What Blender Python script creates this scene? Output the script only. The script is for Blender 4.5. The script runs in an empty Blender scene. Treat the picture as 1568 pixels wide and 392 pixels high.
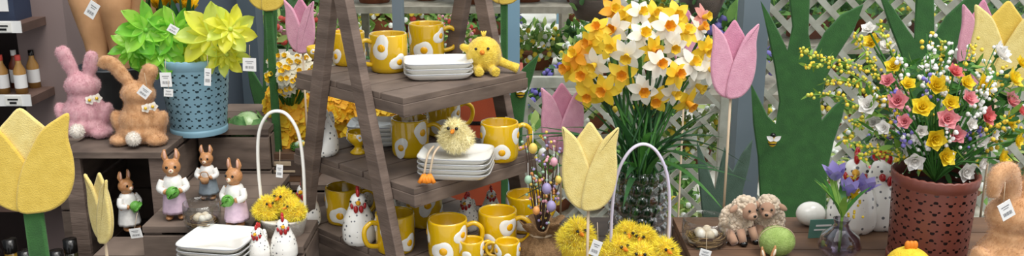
import bpy, math, random
from mathutils import Vector, Matrix, Euler
R=random.Random(7)
pi=math.pi
TH=math.radians(15); F=1470.0; CAM=Vector((0,0,1.6)); cs=math.cos(TH); sn=math.sin(TH)
def ray(px,py):
    u=(px-784)/F; v=(py-196)/F
    return Vector((u,cs-v*sn,-sn-v*cs))
def at(px,py,t): return CAM+ray(px,py)*t
def on(px,py,z):
    r=ray(px,py); return CAM+r*((z-CAM.z)/r.z)
def dep(p): return (p-CAM).dot(Vector((0,cs,-sn)))
scn=bpy.context.scene
COL=scn.collection
# ---------------- materials
MC={}
def hexc(h):
    h=h.lstrip('#'); o=[]
    for i in (0,2,4):
        c=int(h[i:i+2],16)/255
        o.append(c/12.92 if c<=.04045 else ((c+.055)/1.055)**2.4)
    return tuple(o)+(1,)
def mat(name,c,c2=None,rough=.6,scale=15,bump=0,bscale=120,metal=0,coat=0,sheen=0,trans=None,stretch=None,detail=3):
    if name in MC: return MC[name]
    m=bpy.data.materials.new(name); m.use_nodes=True; nt=m.node_tree; n=nt.nodes; l=nt.links
    b=n['Principled BSDF']; out=n['Material Output']
    b.inputs['Roughness'].default_value=rough; b.inputs['Metallic'].default_value=metal
    b.inputs['Coat Weight'].default_value=coat; b.inputs['Sheen Weight'].default_value=sheen
    c=hexc(c); c2=hexc(c2) if c2 else tuple(x*.82 for x in c[:3])+(1,)
    tc=n.new('ShaderNodeTexCoord'); mp=n.new('ShaderNodeMapping'); l.new(tc.outputs['Object'],mp.inputs[0])
    if stretch: mp.inputs['Scale'].default_value=stretch
    no=n.new('ShaderNodeTexNoise'); no.inputs['Scale'].default_value=scale; no.inputs['Detail'].default_value=detail
    l.new(mp.outputs[0],no.inputs['Vector'])
    rp=n.new('ShaderNodeValToRGB'); rp.color_ramp.elements[0].position=.32; rp.color_ramp.elements[1].position=.68
    rp.color_ramp.elements[0].color=c2; rp.color_ramp.elements[1].color=c
    l.new(no.outputs['Fac'],rp.inputs[0]); l.new(rp.outputs[0],b.inputs['Base Color'])
    if bump:
        nb=n.new('ShaderNodeTexNoise'); nb.inputs['Scale'].default_value=bscale; nb.inputs['Detail'].default_value=3
        l.new(mp.outputs[0],nb.inputs['Vector'])
        bp=n.new('ShaderNodeBump'); bp.inputs['Strength'].default_value=bump; bp.inputs['Distance'].default_value=.003
        l.new(nb.outputs['Fac'],bp.inputs['Height']); l.new(bp.outputs[0],b.inputs['Normal'])
    if trans:
        tr=n.new('ShaderNodeBsdfTranslucent'); mx=n.new('ShaderNodeMixShader'); mx.inputs[0].default_value=trans
        l.new(rp.outputs[0],tr.inputs['Color']); l.new(b.outputs[0],mx.inputs[1]); l.new(tr.outputs[0],mx.inputs[2]); l.new(mx.outputs[0],out.inputs[0])
    MC[name]=m; return m
def glassmat(name,col,alpha=.6,rough=.03):
    if name in MC: return MC[name]
    m=bpy.data.materials.new(name); m.use_nodes=True; nt=m.node_tree; n=nt.nodes; l=nt.links
    out=n['Material Output']; n.remove(n['Principled BSDF'])
    g=n.new('ShaderNodeBsdfGlossy'); g.inputs['Roughness'].default_value=rough
    t=n.new('ShaderNodeBsdfTransparent'); t.inputs['Color'].default_value=hexc(col)
    lw=n.new('ShaderNodeLayerWeight'); lw.inputs['Blend'].default_value=alpha
    mx=n.new('ShaderNodeMixShader'); l.new(lw.outputs['Facing'],mx.inputs[0]); l.new(t.outputs[0],mx.inputs[1]); l.new(g.outputs[0],mx.inputs[2]); l.new(mx.outputs[0],out.inputs[0])
    MC[name]=m; return m
def dotmat(name,c,dot,scale=45,thr=.28):
    m=mat(name,c,c,rough=.18,coat=.6); nt=m.node_tree; n=nt.nodes; l=nt.links
    vo=n.new('ShaderNodeTexVoronoi'); vo.inputs['Scale'].default_value=scale; vo.inputs['Randomness'].default_value=.6
    tc=[x for x in n if x.type=='TEX_COORD'][0]; l.new(tc.outputs['Object'],vo.inputs['Vector'])
    rp=n.new('ShaderNodeValToRGB'); rp.color_ramp.elements[0].position=thr; rp.color_ramp.elements[1].position=thr+.04
    rp.color_ramp.elements[0].color=hexc(dot); rp.color_ramp.elements[1].color=hexc(c)
    l.new(vo.outputs['Distance'],rp.inputs[0]); l.new(rp.outputs[0],n['Principled BSDF'].inputs['Base Color']); return m
def lacemat(name,c,rowh,nang,thr=.35):
    m=mat(name,c,None,rough=.45,scale=8,bump=.15,bscale=60); nt=m.node_tree; n=nt.nodes; l=nt.links
    b=n['Principled BSDF']; out=n['Material Output']; tc=[x for x in n if x.type=='TEX_COORD'][0]
    sp=n.new('ShaderNodeSeparateXYZ'); l.new(tc.outputs['Object'],sp.inputs[0])
    def M(op,a,b_=None,c_=None):
        x=n.new('ShaderNodeMath'); x.operation=op
        for i,v in enumerate((a,b_,c_)):
            if v is None: continue
            if isinstance(v,(int,float)): x.inputs[i].default_value=v
            else: l.new(v,x.inputs[i])
        return x.outputs[0]
    ang=M('ARCTAN2',sp.outputs['Y'],sp.outputs['X'])
    u=M('MULTIPLY',ang,float(nang)); v=M('MULTIPLY',sp.outputs['Z'],2*pi/rowh)
    s=M('MULTIPLY',M('SINE',u),M('SINE',v))
    s2=M('MULTIPLY',M('SINE',M('MULTIPLY',u,3.0)),M('COSINE',M('MULTIPLY',v,3.0)))
    tot=M('ADD',M('ABSOLUTE',s),M('MULTIPLY',s2,.6))
    hole=M('GREATER_THAN',tot,1-thr)
    t=n.new('ShaderNodeBsdfTransparent'); mx=n.new('ShaderNodeMixShader')
    l.new(hole,mx.inputs[0]); l.new(b.outputs[0],mx.inputs[1]); l.new(t.outputs[0],mx.inputs[2]); l.new(mx.outputs[0],out.inputs[0])
    return m
# ---------------- mesh builder
I4=Matrix.Identity(4)
def TR(x,y=None,z=None): return Matrix.Translation(Vector(x) if y is None else Vector((x,y,z)))
def RX(a): return Matrix.Rotation(a,4,'X')
def RY(a): return Matrix.Rotation(a,4,'Y')
def RZ(a): return Matrix.Rotation(a,4,'Z')
def SC(x,y,z): return Matrix.Diagonal((x,y,z,1))
def face(d,roll=0): return Vector(d).to_track_quat('Z','Y').to_matrix().to_4x4()@RZ(roll)
def cr(pts,k=5):
    pts=[Vector(p) for p in pts]; o=[]
    P=[pts[0]]+pts+[pts[-1]]
    for i in range(1,len(P)-2):
        a,b,c,d=P[i-1:i+3]
        for j in range(k):
            t=j/k; o.append(.5*((2*b)+(c-a)*t+(2*a-5*b+4*c-d)*t*t+(3*b-a-3*c+d)*t**3))
    o.append(pts[-1]); return o
class MB:
    def __init__(s): s.v=[];s.f=[];s.mi=[];s.sm=[];s.mats=[]
    def idx(s,m):
        if m not in s.mats: s.mats.append(m)
        return s.mats.index(m)
    def add(s,vs,fs,m,T=None,smooth=True):
        o=len(s.v); k=s.idx(m)
        if T is None: s.v.extend([tuple(v) for v in vs])
        else: s.v.extend([tuple(T@Vector(v)) for v in vs])
        for f in fs:
            s.f.append([i+o for i in f]); s.mi.append(k); s.sm.append(smooth)
    def lathe(s,prof,m,T=None,n=24,smooth=True,fun=None):
        vs=[];fs=[]
        for (r,z) in prof:
            for i in range(n):
                a=2*pi*i/n; rr=r
                if fun: rr,zz=fun(r,z,a)
                else: zz=z
                vs.append((rr*math.cos(a),rr*math.sin(a),zz))
        for j in range(len(prof)-1):
            for i in range(n):
                i2=(i+1)%n; fs.append((j*n+i,j*n+i2,(j+1)*n+i2,(j+1)*n+i))
        s.add(vs,fs,m,T,smooth)
    def ell(s,c,r,m,T=None,rot=None,n=16,k=10):
        if not hasattr(r,'__len__'): r=(r,r,r)
        pr=[(max(1e-4,math.sin(pi*j/k)),-math.cos(pi*j/k)) for j in range(k+1)]
        X=TR(c)@(rot or I4)@SC(*r)
        if T is not None: X=T@X
        s.lathe(pr,m,X,n)
    def tube(s,pts,r,m,T=None,n=8,flat=1.0):
        pts=[Vector(p) for p in pts]; N=len(pts)
        rs=r if hasattr(r,'__len__') else [r]*N
        if len(rs)!=N:
            o=[]
            for i in range(N):
                x=i/(N-1)*(len(rs)-1); j=min(len(rs)-2,int(x)); o.append(rs[j]*(1-(x-j))+rs[j+1]*(x-j))
            rs=o
        vs=[];fs=[];up=None
        for i in range(N):
            d=(pts[min(i+1,N-1)]-pts[max(i-1,0)]); d=d.normalized() if d.length>1e-9 else Vector((0,0,1))
            if up is None:
                up=Vector((0,1,0)) if abs(d.y)<.9 else Vector((1,0,0))
            x=up.cross(d).normalized(); up=d.cross(x).normalized()
            for j in range(n):
                a=2*pi*j/n; vs.append(pts[i]+x*math.cos(a)*rs[i]+up*math.sin(a)*rs[i]*flat)
        for i in range(N-1):
            for j in range(n):
                j2=(j+1)%n; fs.append((i*n+j,i*n+j2,(i+1)*n+j2,(i+1)*n+j))
        fs.append(list(range(n))[::-1]); fs.append([(N-1)*n+j for j in range(n)])
        s.add(vs,fs,m,T)
    def box(s,c,sz,m,T=None,ch=.0):
        x,y,z=[q/2 for q in sz]; c=Vector(c)
        vs=[c+Vector((a*x,b*y,d*z)) for a in(-1,1) for b in(-1,1) for d in(-1,1)]
        s.add(vs,[(0,1,3,2),(4,6,7,5),(0,4,5,1),(2,3,7,6),(0,2,6,4),(1,5,7,3)],m,T,False)
    def beam(s,p,q,w,th,m,wdir):
        p=Vector(p);q=Vector(q); d=(q-p).normalized(); w1=Vector(wdir); w1=(w1-d*w1.dot(d)).normalized(); w2=d.cross(w1)
        vs=[]
        for e in(p,q):
            for a,b in((-1,-1),(1,-1),(1,1),(-1,1)): vs.append(e+w1*a*w/2+w2*b*th/2)
        s.add(vs,[(0,3,2,1),(4,5,6,7),(0,1,5,4),(1,2,6,5),(2,3,7,6),(3,0,4,7)],m,None,False)
    def plate(s,ol,th,m,T=None,ins=None):
        N=len(ol); P=[Vector((a,b)) for a,b in ol]
        A=sum(P[i].x*P[(i+1)%N].y-P[(i+1)%N].x*P[i].y for i in range(N))
        if A<0: P=P[::-1]
        ins=ins if ins is not None else th*.6
        nr=[]
        for i in range(N):
            e1=(P[i]-P[i-1]);e2=(P[(i+1)%N]-P[i])
            n1=Vector((-e1.y,e1.x)); n2=Vector((-e2.y,e2.x))
            if n1.length>0:n1.normalize()
            if n2.length>0:n2.normalize()
            q=n1+n2; nr.append(q.normalized() if q.length>1e-6 else n1)
        vs=[]
        for off,y in((ins,-th/2),(ins*.3,-th*.38),(0,0),(ins*.3,th*.38),(ins,th/2)):
            for i in range(N):
                q=P[i]+nr[i]*off; vs.append((q.x,y,q.y))
        fs=[]
        for j in range(4):
            for i in range(N):
                i2=(i+1)%N; fs.append((j*N+i2,j*N+i,(j+1)*N+i,(j+1)*N+i2))
        s.add(vs,fs,m,T,True)
        s.add(vs,[list(range(N)),[4*N+i for i in range(N)][::-1]],m,T,False)
    def petal(s,m,T,L,W,cup=.2,bend=.0,p=.8,nu=6,nv=4,ruf=0):
        vs=[];fs=[]
        for i in range(nu+1):
            u=i/nu; w=W/2*(math.sin(pi*min(1,max(0.0,u))**p)**.8 if 0<u<1 else .02)+.0002
            for j in range(nv+1):
                q=-1+2*j/nv
                z=bend*u*u*L+cup*q*q*w+ruf*L*math.sin(q*6+u*5)*u
                vs.append((u*L,q*w,z))
        for i in range(nu):
            for j in range(nv):
                a=i*(nv+1)+j; fs.append((a,a+1,a+nv+2,a+nv+1))
        s.add(vs,fs,m,T)
    def mesh(s,name='m'):
        me=bpy.data.meshes.new(name); me.from_pydata(s.v,[],s.f)
        for m in s.mats: me.materials.append(m)
        me.polygons.foreach_set('material_index',s.mi); me.polygons.foreach_set('use_smooth',s.sm); me.update(); return me
    def build(s,name,loc=(0,0,0),rz=0,sc=1,bev=0):
        me=s.mesh(name); ob=bpy.data.objects.new(name,me); COL.objects.link(ob)
        ob.location=loc; ob.rotation_euler=(0,0,rz); ob.scale=(sc,sc,sc)
        if bev:
            b=ob.modifiers.new('b','BEVEL'); b.width=bev; b.segments=2; b.limit_method='ANGLE'
        return ob
def inst(ob_me,name,loc,rz=0,sc=1):
    ob=bpy.data.objects.new(name,ob_me); COL.objects.link(ob); ob.location=loc; ob.rotation_euler=(0,0,rz)
    ob.scale=(sc,sc,sc) if not hasattr(sc,'__len__') else sc; return ob
def melt(mb,vox,it=6):
    me=mb.mesh('tmp'); ob=bpy.data.objects.new('tmp',me); COL.objects.link(ob)
    r=ob.modifiers.new('r','REMESH'); r.mode='VOXEL'; r.voxel_size=vox
    if it:
        q=ob.modifiers.new('s','SMOOTH'); q.factor=.5; q.iterations=it
    dg=bpy.context.evaluated_depsgraph_get(); dg.update(); ev=ob.evaluated_get(dg); m2=bpy.data.meshes.new_from_object(ev)
    vs=[v.co.copy() for v in m2.vertices]; fs=[list(p.vertices) for p in m2.polygons]
    bpy.data.objects.remove(ob); bpy.data.meshes.remove(m2); bpy.data.meshes.remove(me); return vs,fs
def fuzz(mb,m,vs,fs,n,L,w,spread=.7,filt=None):
    V=[];Fc=[]
    for _ in range(n):
        f=R.choice(fs); a,b,c=vs[f[0]],vs[f[1]],vs[f[2]]
        nn=(b-a).cross(c-a)
        if nn.length<1e-12: continue
        nn.normalize(); u=R.random(); v=R.random()*(1-u); p=a+(b-a)*u+(c-a)*v
        d=(nn+Vector((R.uniform(-1,1),R.uniform(-1,1),R.uniform(-1,1)))*spread).normalized()
        s=d.cross(Vector((R.random()-.5,R.random()-.5,R.random()-.5))).normalized()*w
        k=len(V); ll=L*R.uniform(.5,1.2); V+= [p-s,p+s,p+d*ll]; Fc.append((k,k+1,k+2))
    mb.add(V,Fc,m,None,False)
# ---------------- palette
wood=mat('weathered_wood','#7C6A5F','#594A41',rough=.75,scale=6,bump=.4,bscale=40,stretch=(1,1,6))
woodx=mat('weathered_wood_planks','#7E6D61','#51443C',rough=.75,scale=30,bump=.4,bscale=60,stretch=(.25,.25,1))
woodd=mat('dark_brown_wood','#7A5A42','#4E382A',rough=.65,scale=14,bump=.3,stretch=(.3,1,1))
wooddk=mat('deep_brown_wood','#5c4c42','#40342c',rough=.8,scale=14,bump=.3,stretch=(.3,1,1))  # darker brown wood: crate backs and floors, hanging basket, bases, box panel
stick=mat('pale_stick','#CDB79A',rough=.7)
yel=mat('yellow_glaze','#E2B810','#D8AB08',rough=.15,coat=.7,scale=5)
yolk=mat('yolk_glaze','#F0B400','#E8A800',rough=.12,coat=.8)
whg=mat('white_glaze','#F3F1EA','#EEECE4',rough=.15,coat=.6)
greyrim=mat('grey_rim_glaze','#9a9ea4',rough=.2)
dark=mat('black_gloss','#141210','#0c0b0a',rough=.2)
inkg=mat('grey_ink','#77777a',rough=.7)
red=mat('red_glaze','#C4161C','#A80F16',rough=.25,coat=.5)
orange=mat('orange_felt','#EE8A1C',rough=.6)
hen_m=dotmat('spotted_white_glaze','#F1EFE9','#6e7074',95,.22)
white=mat('white_paper','#F1F0EE','#E9E8E6',rough=.7)
kraft=mat('kraft_paper','#B98C62','#A2774F',rough=.8,bump=.3,bscale=50)
felt_y=mat('felt_yellow','#EAD68A','#DFC878',rough=.95,scale=60,bump=.5,bscale=500,sheen=.3)
felt_y2=mat('felt_yellow_deep','#E3C356','#D8B749',rough=.95,scale=60,bump=.5,bscale=500,sheen=.3)
felt_p=mat('felt_pink','#DCA2B6','#D193A9',rough=.95,scale=60,bump=.5,bscale=500,sheen=.3)
felt_p2=mat('felt_pink_deep','#D08AA4','#C67E99',rough=.95,scale=60,bump=.5,bscale=500,sheen=.3)
felt_g=mat('felt_green','#33642D','#2A5627',rough=.95,scale=30,bump=.5,bscale=400,sheen=.15)
felt_g2=mat('felt_grey_green','#4C6355','#415648',rough=.95,scale=30,bump=.5,bscale=400)
pinkfur=mat('pink_knit','#D8A8AE','#C48D96',rough=.9,scale=70,sheen=.4)
peachfur=mat('peach_knit','#CFA074','#B38153',rough=.9,scale=70,sheen=.4)
whitefur=mat('white_fluff','#F5EFE6','#E6DDD0',rough=.9,sheen=.5)
yfur=mat('yellow_fluff','#F6D62A','#EBC010',rough=.9,scale=60,sheen=.4)
yfur2=mat('lemon_fluff','#FFF04A','#F3D920',rough=.9,scale=60,sheen=.4)
paleyfur=mat('pale_yellow_fluff','#F6EDC4','#EBDD9A',rough=.9,sheen=.5)
grn=mat('leaf_green','#4E8A38','#38702A',rough=.55,scale=30,trans=.25)
grn2=mat('leaf_green_dark','#2F6030','#224A24',rough=.55,scale=30,trans=.2)
grn3=mat('leaf_green_fresh','#86AE48','#6A9438',rough=.55,scale=30,trans=.25)
wick=mat('white_wicker','#E5E0D8','#CFC8BC',rough=.8,scale=80,bump=.8,bscale=200)
# ---------------- room
wallc=mat('slate_wall_paint','#5F6B78','#4E5964',rough=.6,scale=2)
pillm=mat('taupe_pillar_paint','#8E7C78','#7F6E6B',rough=.7,scale=4)
frame=mat('blue_grey_window_frame','#86AABF','#7A9DB2',rough=.5,scale=3)
framed=mat('grey_frame','#76838C','#6A7780',rough=.5,scale=3)
frames=mat('slate_frame','#56646E','#4C5963',rough=.5,scale=3)
flm=mat('shop_floor_tile','#8a8378','#77716a',rough=.6,scale=3)
b=MB(); b.box((0,1.2,-.02),(6,4.2,.04),flm); b.build('floor')
grd=mat('outdoor_paving','#EEE9E0','#C8C1B5',rough=.9,scale=2.2,bump=.4,bscale=30,detail=8)
b=MB(); b.box((0,14,-.04),(30,21.3,.04),grd); b.build('ground')
WY=3.2
b=MB(); b.box((-1.75,WY+.03,1.4),(1.7,.06,2.8),wallc); b.build('wall_back')
b=MB(); b.box((-2.6,1.7,1.4),(.06,3.1,2.8),wallc); b.build('wall_left')
b=MB()
for px,w,m in((388,.06,frames),(612,.03,framed),(782,.06,frame),(1149,.085,framed)):
    x=at(px,60,3.25).x; b.box((x,WY,1.4),(w,.09,2.8),m)
x0=at(388,60,3.25).x; 
b.box(((x0+2.6)/2,WY,.1),(2.6-x0,.1,.2),framed); b.box(((x0+2.6)/2,WY,2.75),(2.6-x0,.1,.1),framed)
gl=glassmat('window_glass','#FAFDFD',.06,.02)
b.box(((x0+2.6)/2,WY+.02,1.45),(2.6-x0,.004,2.5),gl)
b.build('window_1')
b=MB(); p=at(84,100,2.98); b.box((p.x,p.y,1.4),(.15,.12,2.8),pillm); b.build('support_pillar')
# lattice
latm=mat('lattice_weathered','#CFC7B8','#AFA797',rough=.8,scale=20)
def lattice(name,x0,x1,z0,z1,y,sp,w,m=latm):
    b=MB(); 
    for sgn in(1,-1):
        c=x0-3
        while c<x1+3:
            if sgn>0: za=max(z0,x0-c); zb=min(z1,x1-c)
            else: za=max(z0,c-x1); zb=min(z1,c-x0)
            if zb-za>.02: b.beam((c+sgn*za,y+.008*sgn,za),(c+sgn*zb,y+.008*sgn,zb),w,.008,m,(1,0,-sgn))
            c+=sp
    for z in(z0,z1): b.box(((x0+x1)/2,y,z),(x1-x0+.04,.03,.04),m)
    for x in(x0,x1): b.box((x,y,(z0+z1)/2),(.04,.03,z1-z0+.04),m)
    return b.build(name)
lattice('lattice_fence',.86,3.0,0,1.7,3.5,.105,.023)
lattice('lattice_fence',.04,.80,0,.84,3.5,.115,.017)
# foliage clumps
def clump(cols,n,rad,ls,flow=None,fn=0,pot=None):
    b=MB()
    for i in range(n):
        d=Vector((R.gauss(0,1),R.gauss(0,1),abs(R.gauss(0,1)))).normalized()*rad*R.uniform(.5,1)
        b.petal(R.choice(cols),TR(d+Vector((0,0,.1)))@face(d+Vector((R.uniform(-.5,.5),R.uniform(-.5,.5),R.uniform(0,.6)))*rad,R.uniform(0,6))@RY(-R.uniform(.2,1.2)),ls*R.uniform(.6,1.2),ls*.45,nu=3,nv=2)
    for i in range(fn):
        d=Vector((R.gauss(0,1),R.gauss(0,1),abs(R.gauss(0,1)))).normalized()*rad*R.uniform(.85,1.05)
        b.ell(d+Vector((0,0,.1)),ls*.26,R.choice(flow),n=6,k=4)
    pm=pot or mat('terracotta_pot','#9C5A3C',rough=.8)
    b.lathe([(.001,0),(rad*.45,0),(rad*.6,.14),(rad*.65,.14),(rad*.55,.13),(.001,.12)],pm,n=14)
    return b.mesh('shrub')
og=mat('outdoor_green','#88B258','#5E8A42',rough=.7,scale=8,trans=.3); og2=mat('outdoor_dark_green','#567F4A','#3C6238',rough=.7,scale=8,trans=.2); og3=mat('outdoor_lime','#CBD98A','#A2BE62',rough=.7,scale=8,trans=.3)
purp=mat('purple_bloom','#8A7ECC','#6C62b2',rough=.7); pkb=mat('pink_bloom','#E9A4B8',rough=.7); whb=mat('white_bloom','#FBFAF6',rough=.7); rdb=mat('red_bloom','#CC4A3E',rough=.7); ylb=mat('yellow_bloom','#F0D040',rough=.7)
shr=[clump([og,og2],260,.28,.1),clump([og,og3],260,.28,.09,[whb,ylb],60),clump([og2,og],220,.25,.09,[purp],110),clump([og,og3],220,.25,.08,[pkb,rdb],70),clump([og,og2],260,.3,.12)]
bench=mat('bench_grey_wood','#A89E90','#8C8376',rough=.7); 
RR=random.Random(3)
benches=((-1.7,5.4,1.6,.55),(-.2,7.6,2.2,.6),(.9,5.3,1.3,.45),(2.6,6.2,1.8,.55),(1.6,9.2,2.4,.6),(4.2,8.6,2,.6),(-2.6,9,2.2,.6))
for (x,y,w,z) in benches:
    b=MB(); b.box((0,0,z),(w,.7,.05),bench)
    for sx in(-1,1):
        for sy in(-1,1): b.box((sx*w*.46,sy*.3,z/2),(.06,.06,z),bench)
    b.build('garden_bench_table',(x,y,-.02))
    n=int(w/.4)
    for i in range(n): inst(RR.choice(shr),'potted_shrub',(x-w/2+.22+i*.4,y+RR.uniform(-.12,.12),z+.007),RR.uniform(0,6),RR.uniform(.65,.95))
for (px,py,k,s) in((835,150,2,.8),(870,120,2,.9),(640,60,1,.9),(1060,200,1,.7),(1340,120,0,1.1),(1420,60,4,1.2),(1530,110,1,1.1),(1480,30,0,1.4),(1290,60,4,.9),(1180,100,3,.8),(1100,30,0,1.2),(690,30,3,.9),(1010,250,4,.6),(1230,240,1,.7),(1400,230,4,.8),(1310,280,3,.7),(1540,230,0,.9),(900,60,0,1.1),(600,90,4,.8),(1060,330,1,.6),(470,60,0,1.2),(1350,15,0,1.5),(820,60,1,1),(1000,10,1,1.2),(1130,170,1,.8),(1270,150,1,.8),(1340,200,1,.7),(1470,170,2,.8),(1550,60,1,1.2),(1230,20,1,1.2),(740,70,1,.8),(670,100,1,.7)):
    p=on(px,py+40,0)
    if p.y<3.9: p=Vector((p.x*3.95/p.y,3.95,0))
    inst(shr[k],'potted_shrub',(p.x,p.y,-.02),RR.uniform(0,6),s)
for i in range(110):
    y=RR.uniform(4.3,11.5); x=RR.uniform(-.34,.56)*y
    if any(abs(x-bx)<bw/2+.3 and abs(y-by)<.65 for bx,by,bw,bz in benches): continue
    inst(RR.choice(shr),'potted_shrub',(x,y,-.02),RR.uniform(0,6),RR.uniform(.5,1.2)*(1 if y<7 else 1.5))
b=MB()
for x in(-2.2,-.6,.55,2.3,4.6): b.box((x,10.5,1.39),(.12,.12,2.82),frame)
b.box((1,10.5,2.7),(8,.1,.12),frame); b.build('greenhouse_frame')
b=MB()
for i in range(60):
    b.petal(R.choice([og,og2]),TR(R.uniform(-.12,.12),R.uniform(-.12,.12),R.uniform(-.05,.12))@face((R.uniform(-1,1),R.uniform(-1,1),.5))@RY(-.5),.09,.04,nu=3,nv=2)
b.lathe([(.001,-.12),(.08,-.10),(.12,0),(.11,0)],wooddk,n=16)
for a in(0,2.1,4.2): b.tube([(.12*math.cos(a),.12*math.sin(a),0),(0,0,1.2)],.003,dark,n=4)
hb=b.mesh('hb')
for px,t in((908,4.6),(1075,4.9)):
    p=at(px,-4,t); inst(hb,'hanging_basket',p)
b=MB()
orb=mat('orange_crate_plastic','#C4502A',rough=.5)
for i in range(5): b.box((0,0,.09+i*.17),(.55,.4,.15),orb); b.box((0,0,.172+i*.17),(.5,.36,.02),dark)
b.build('stacked_orange_crates',(-.23,3.75,-.02))

# ---------------- ladder shelf
A=Vector((-.72,.694,0)).normalized(); B=Vector((.694,.72,0)).normalized(); C=Vector((-.233,2.182,0))
def LP(a,b_,z): return C+A*a+B*b_+Vector((0,0,z))
tiers=((1.15,.195),(.96,.222),(.78,.26))
lad=MB()
for sb in(-1,1):
    for sa in(-1,1):
        top=LP(0,sb*.20,1.43); ft=LP(sa*.27*1.41,sb*.20,0)
        lad.beam(top,ft,.040,.022,wood,A)
for z,hw in tiers:
    n=5; w=2*hw/n
    for i in range(n):
        a=-hw+w*(i+.5); lad.beam(LP(a,-.185,z-.007),LP(a,.185,z-.007),w-.006,.014,woodx,A)
    for sb in(-1,1): lad.beam(LP(-hw,sb*.178,z-.026),LP(hw,sb*.178,z-.026),.018,.024,woodx,B)
    for sa in(-1,1): lad.beam(LP(sa*(hw-.01),-.185,z-.028),LP(sa*(hw-.01),.185,z-.028),.018,.028,woodx,A)
lad.beam(LP(0,-.22,1.42),LP(0,.22,1.42),.04,.03,wood,A)
lad.build('a_frame_display_shelf',bev=.0015)

# ---------------- crates/tables
def crate(name,x0,x1,y0,y1,z0,z1,m=woodx,open_front=False,open_right=False):
    b=MB(); cx,cy=(x0+x1)/2,(y0+y1)/2
    n=max(2,int((y1-y0)/.09)); w=(y1-y0)/n
    for i in range(n): b.box((cx,y0+w*(i+.5),z1-.008),(x1-x0,w-.004,.016),m)
    h=(z1-z0-.02)
    k=max(1,int(h/.09)); hh=h/k
    for i in range(k):
        zc=z0+hh*(i+.5)
        if not open_front: b.box((cx,y0+.006,zc),(x1-x0,.012,hh-.006),m)
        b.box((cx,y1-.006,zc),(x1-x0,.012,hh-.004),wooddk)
        b.box((x0+.006,cy,zc),(.012,y1-y0-.024,hh-.006),m)
        if not open_right: b.box((x1-.006,cy,zc),(.012,y1-y0-.024,hh-.006),m)
    for x in(x0+.02,x1-.02):
        b.box((x,y0+.018,(z0+z1)/2),(.04,.014,z1-z0-.02),wood)
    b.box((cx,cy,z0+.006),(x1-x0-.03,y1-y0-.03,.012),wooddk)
    return b.build(name,bev=.001)
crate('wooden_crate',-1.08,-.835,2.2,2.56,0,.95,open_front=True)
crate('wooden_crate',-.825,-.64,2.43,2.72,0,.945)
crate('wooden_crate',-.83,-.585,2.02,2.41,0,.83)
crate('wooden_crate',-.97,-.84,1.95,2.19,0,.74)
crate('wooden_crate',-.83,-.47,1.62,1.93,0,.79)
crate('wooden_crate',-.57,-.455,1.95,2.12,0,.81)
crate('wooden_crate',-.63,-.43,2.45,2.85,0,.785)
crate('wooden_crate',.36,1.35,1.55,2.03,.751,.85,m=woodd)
def table(name,x0,x1,y0,y1,z,m=woodx):
    b=MB(); n=max(3,int((y1-y0)/.12)); w=(y1-y0)/n
    for i in range(n): b.box(((x0+x1)/2,y0+w*(i+.5),z-.0125),(x1-x0,w-.003,.025),m)
    for x in(x0+.04,x1-.04):
        for y in(y0+.04,y1-.04): b.box((x,y,(z-.025)/2),(.05,.05,z-.025),m)
    return b.build(name,bev=.002)
table('display_table',.02,1.4,1.5,2.3,.75)

# ---------------- ceramics
def egg_patch(b,r,a0,z0,s,seed):
    rr=random.Random(seed); ph=[rr.uniform(0,6) for _ in range(3)]
    for (m,k,off) in((whg,1,.0012),(yolk,.45,.003)):
        vs=[];fs=[];n=20
        for q in (0,.5,.85,1):
            for i in range(n):
                t=2*pi*i/n; R0=s*k*q*(1+(.2*math.sin(2*t+ph[0])+.12*math.sin(3*t+ph[1]) if k==1 else 0))
                if k==1: dx=R0*math.cos(t); dz=R0*math.sin(t)*1.1
                else: dx=R0*math.cos(t)+s*.1; dz=R0*math.sin(t)
                o=off*(1-.9*q**4) if k<1 else off*(1 if q<1 else .1)
                a=a0+dx/r; vs.append(((r+o)*math.cos(a),(r+o)*math.sin(a),z0+dz))
        for j in range(3):
            for i in range(n): fs.append((j*n+i,j*n+(i+1)%n,(j+1)*n+(i+1)%n,(j+1)*n+i))
        b.add(vs,fs,m)
def mug_mesh(r,h,seed):
    b=MB(); rr=random.Random(seed)
    b.lathe([(.001,.002),(r*.86,.0),(r*.95,.004),(r,.014),(r,h-.004),(r-.001,h),(r-.0035,h),(r-.005,h-.004),(r-.005,.01),(.001,.008)],yel,n=40)
    k1=r/.0435
    hp=[(r-.002,0,h*.8),(r+.014*k1,0,h*.86),(r+.03*k1,0,h*.74),(r+.032*k1,0,h*.5),(r+.022*k1,0,h*.28),(r-.002,0,h*.2)]
    b.tube(cr(hp,5),.0055*k1,yel,n=10)
    k=0
    for i in range(5):
        a=2*pi*i/5+rr.uniform(-.15,.15)
        s=r*.48*rr.uniform(.85,1.1); z0=h*(.3 if i%2 else .68)
        z0=max(s*1.25,min(h-s*1.25,z0)); egg_patch(b,r,a+.6,z0,s,seed*10+k); k+=1
    return b.mesh('mug')
mugs=[mug_mesh(.0435,.088,i) for i in range(3)]; cups=[mug_mesh(.027,.048,i+5) for i in range(2)]
def eggcup_mesh():
    b=MB(); b.lathe([(.001,.0),(.019,0),(.02,.004),(.01,.012),(.009,.018),(.018,.026),(.025,.036),(.026,.052),(.0235,.052),(.022,.036),(.001,.028)],yel,n=28)
    for i in range(4): egg_patch(b,.0255,i*1.57+.3,.043,.007,i+50)
    return b.mesh('eggcup')
ecup=eggcup_mesh()
def placemug(px,py,z,rz,me=None,name='egg_print_mug',sc=1):
    p=on(px,py,z); inst(me or R.choice(mugs),name,(p.x,p.y,z),math.radians(rz),sc)
z1,z2,z3=1.15,.96,.78
placemug(596,108,z1,-150); placemug(654,89,z1,10); placemug(488,104,z1,150,ecup,'egg_cup')
placemug(535,98,z1,120,None,'egg_print_mug',.9)
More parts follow.
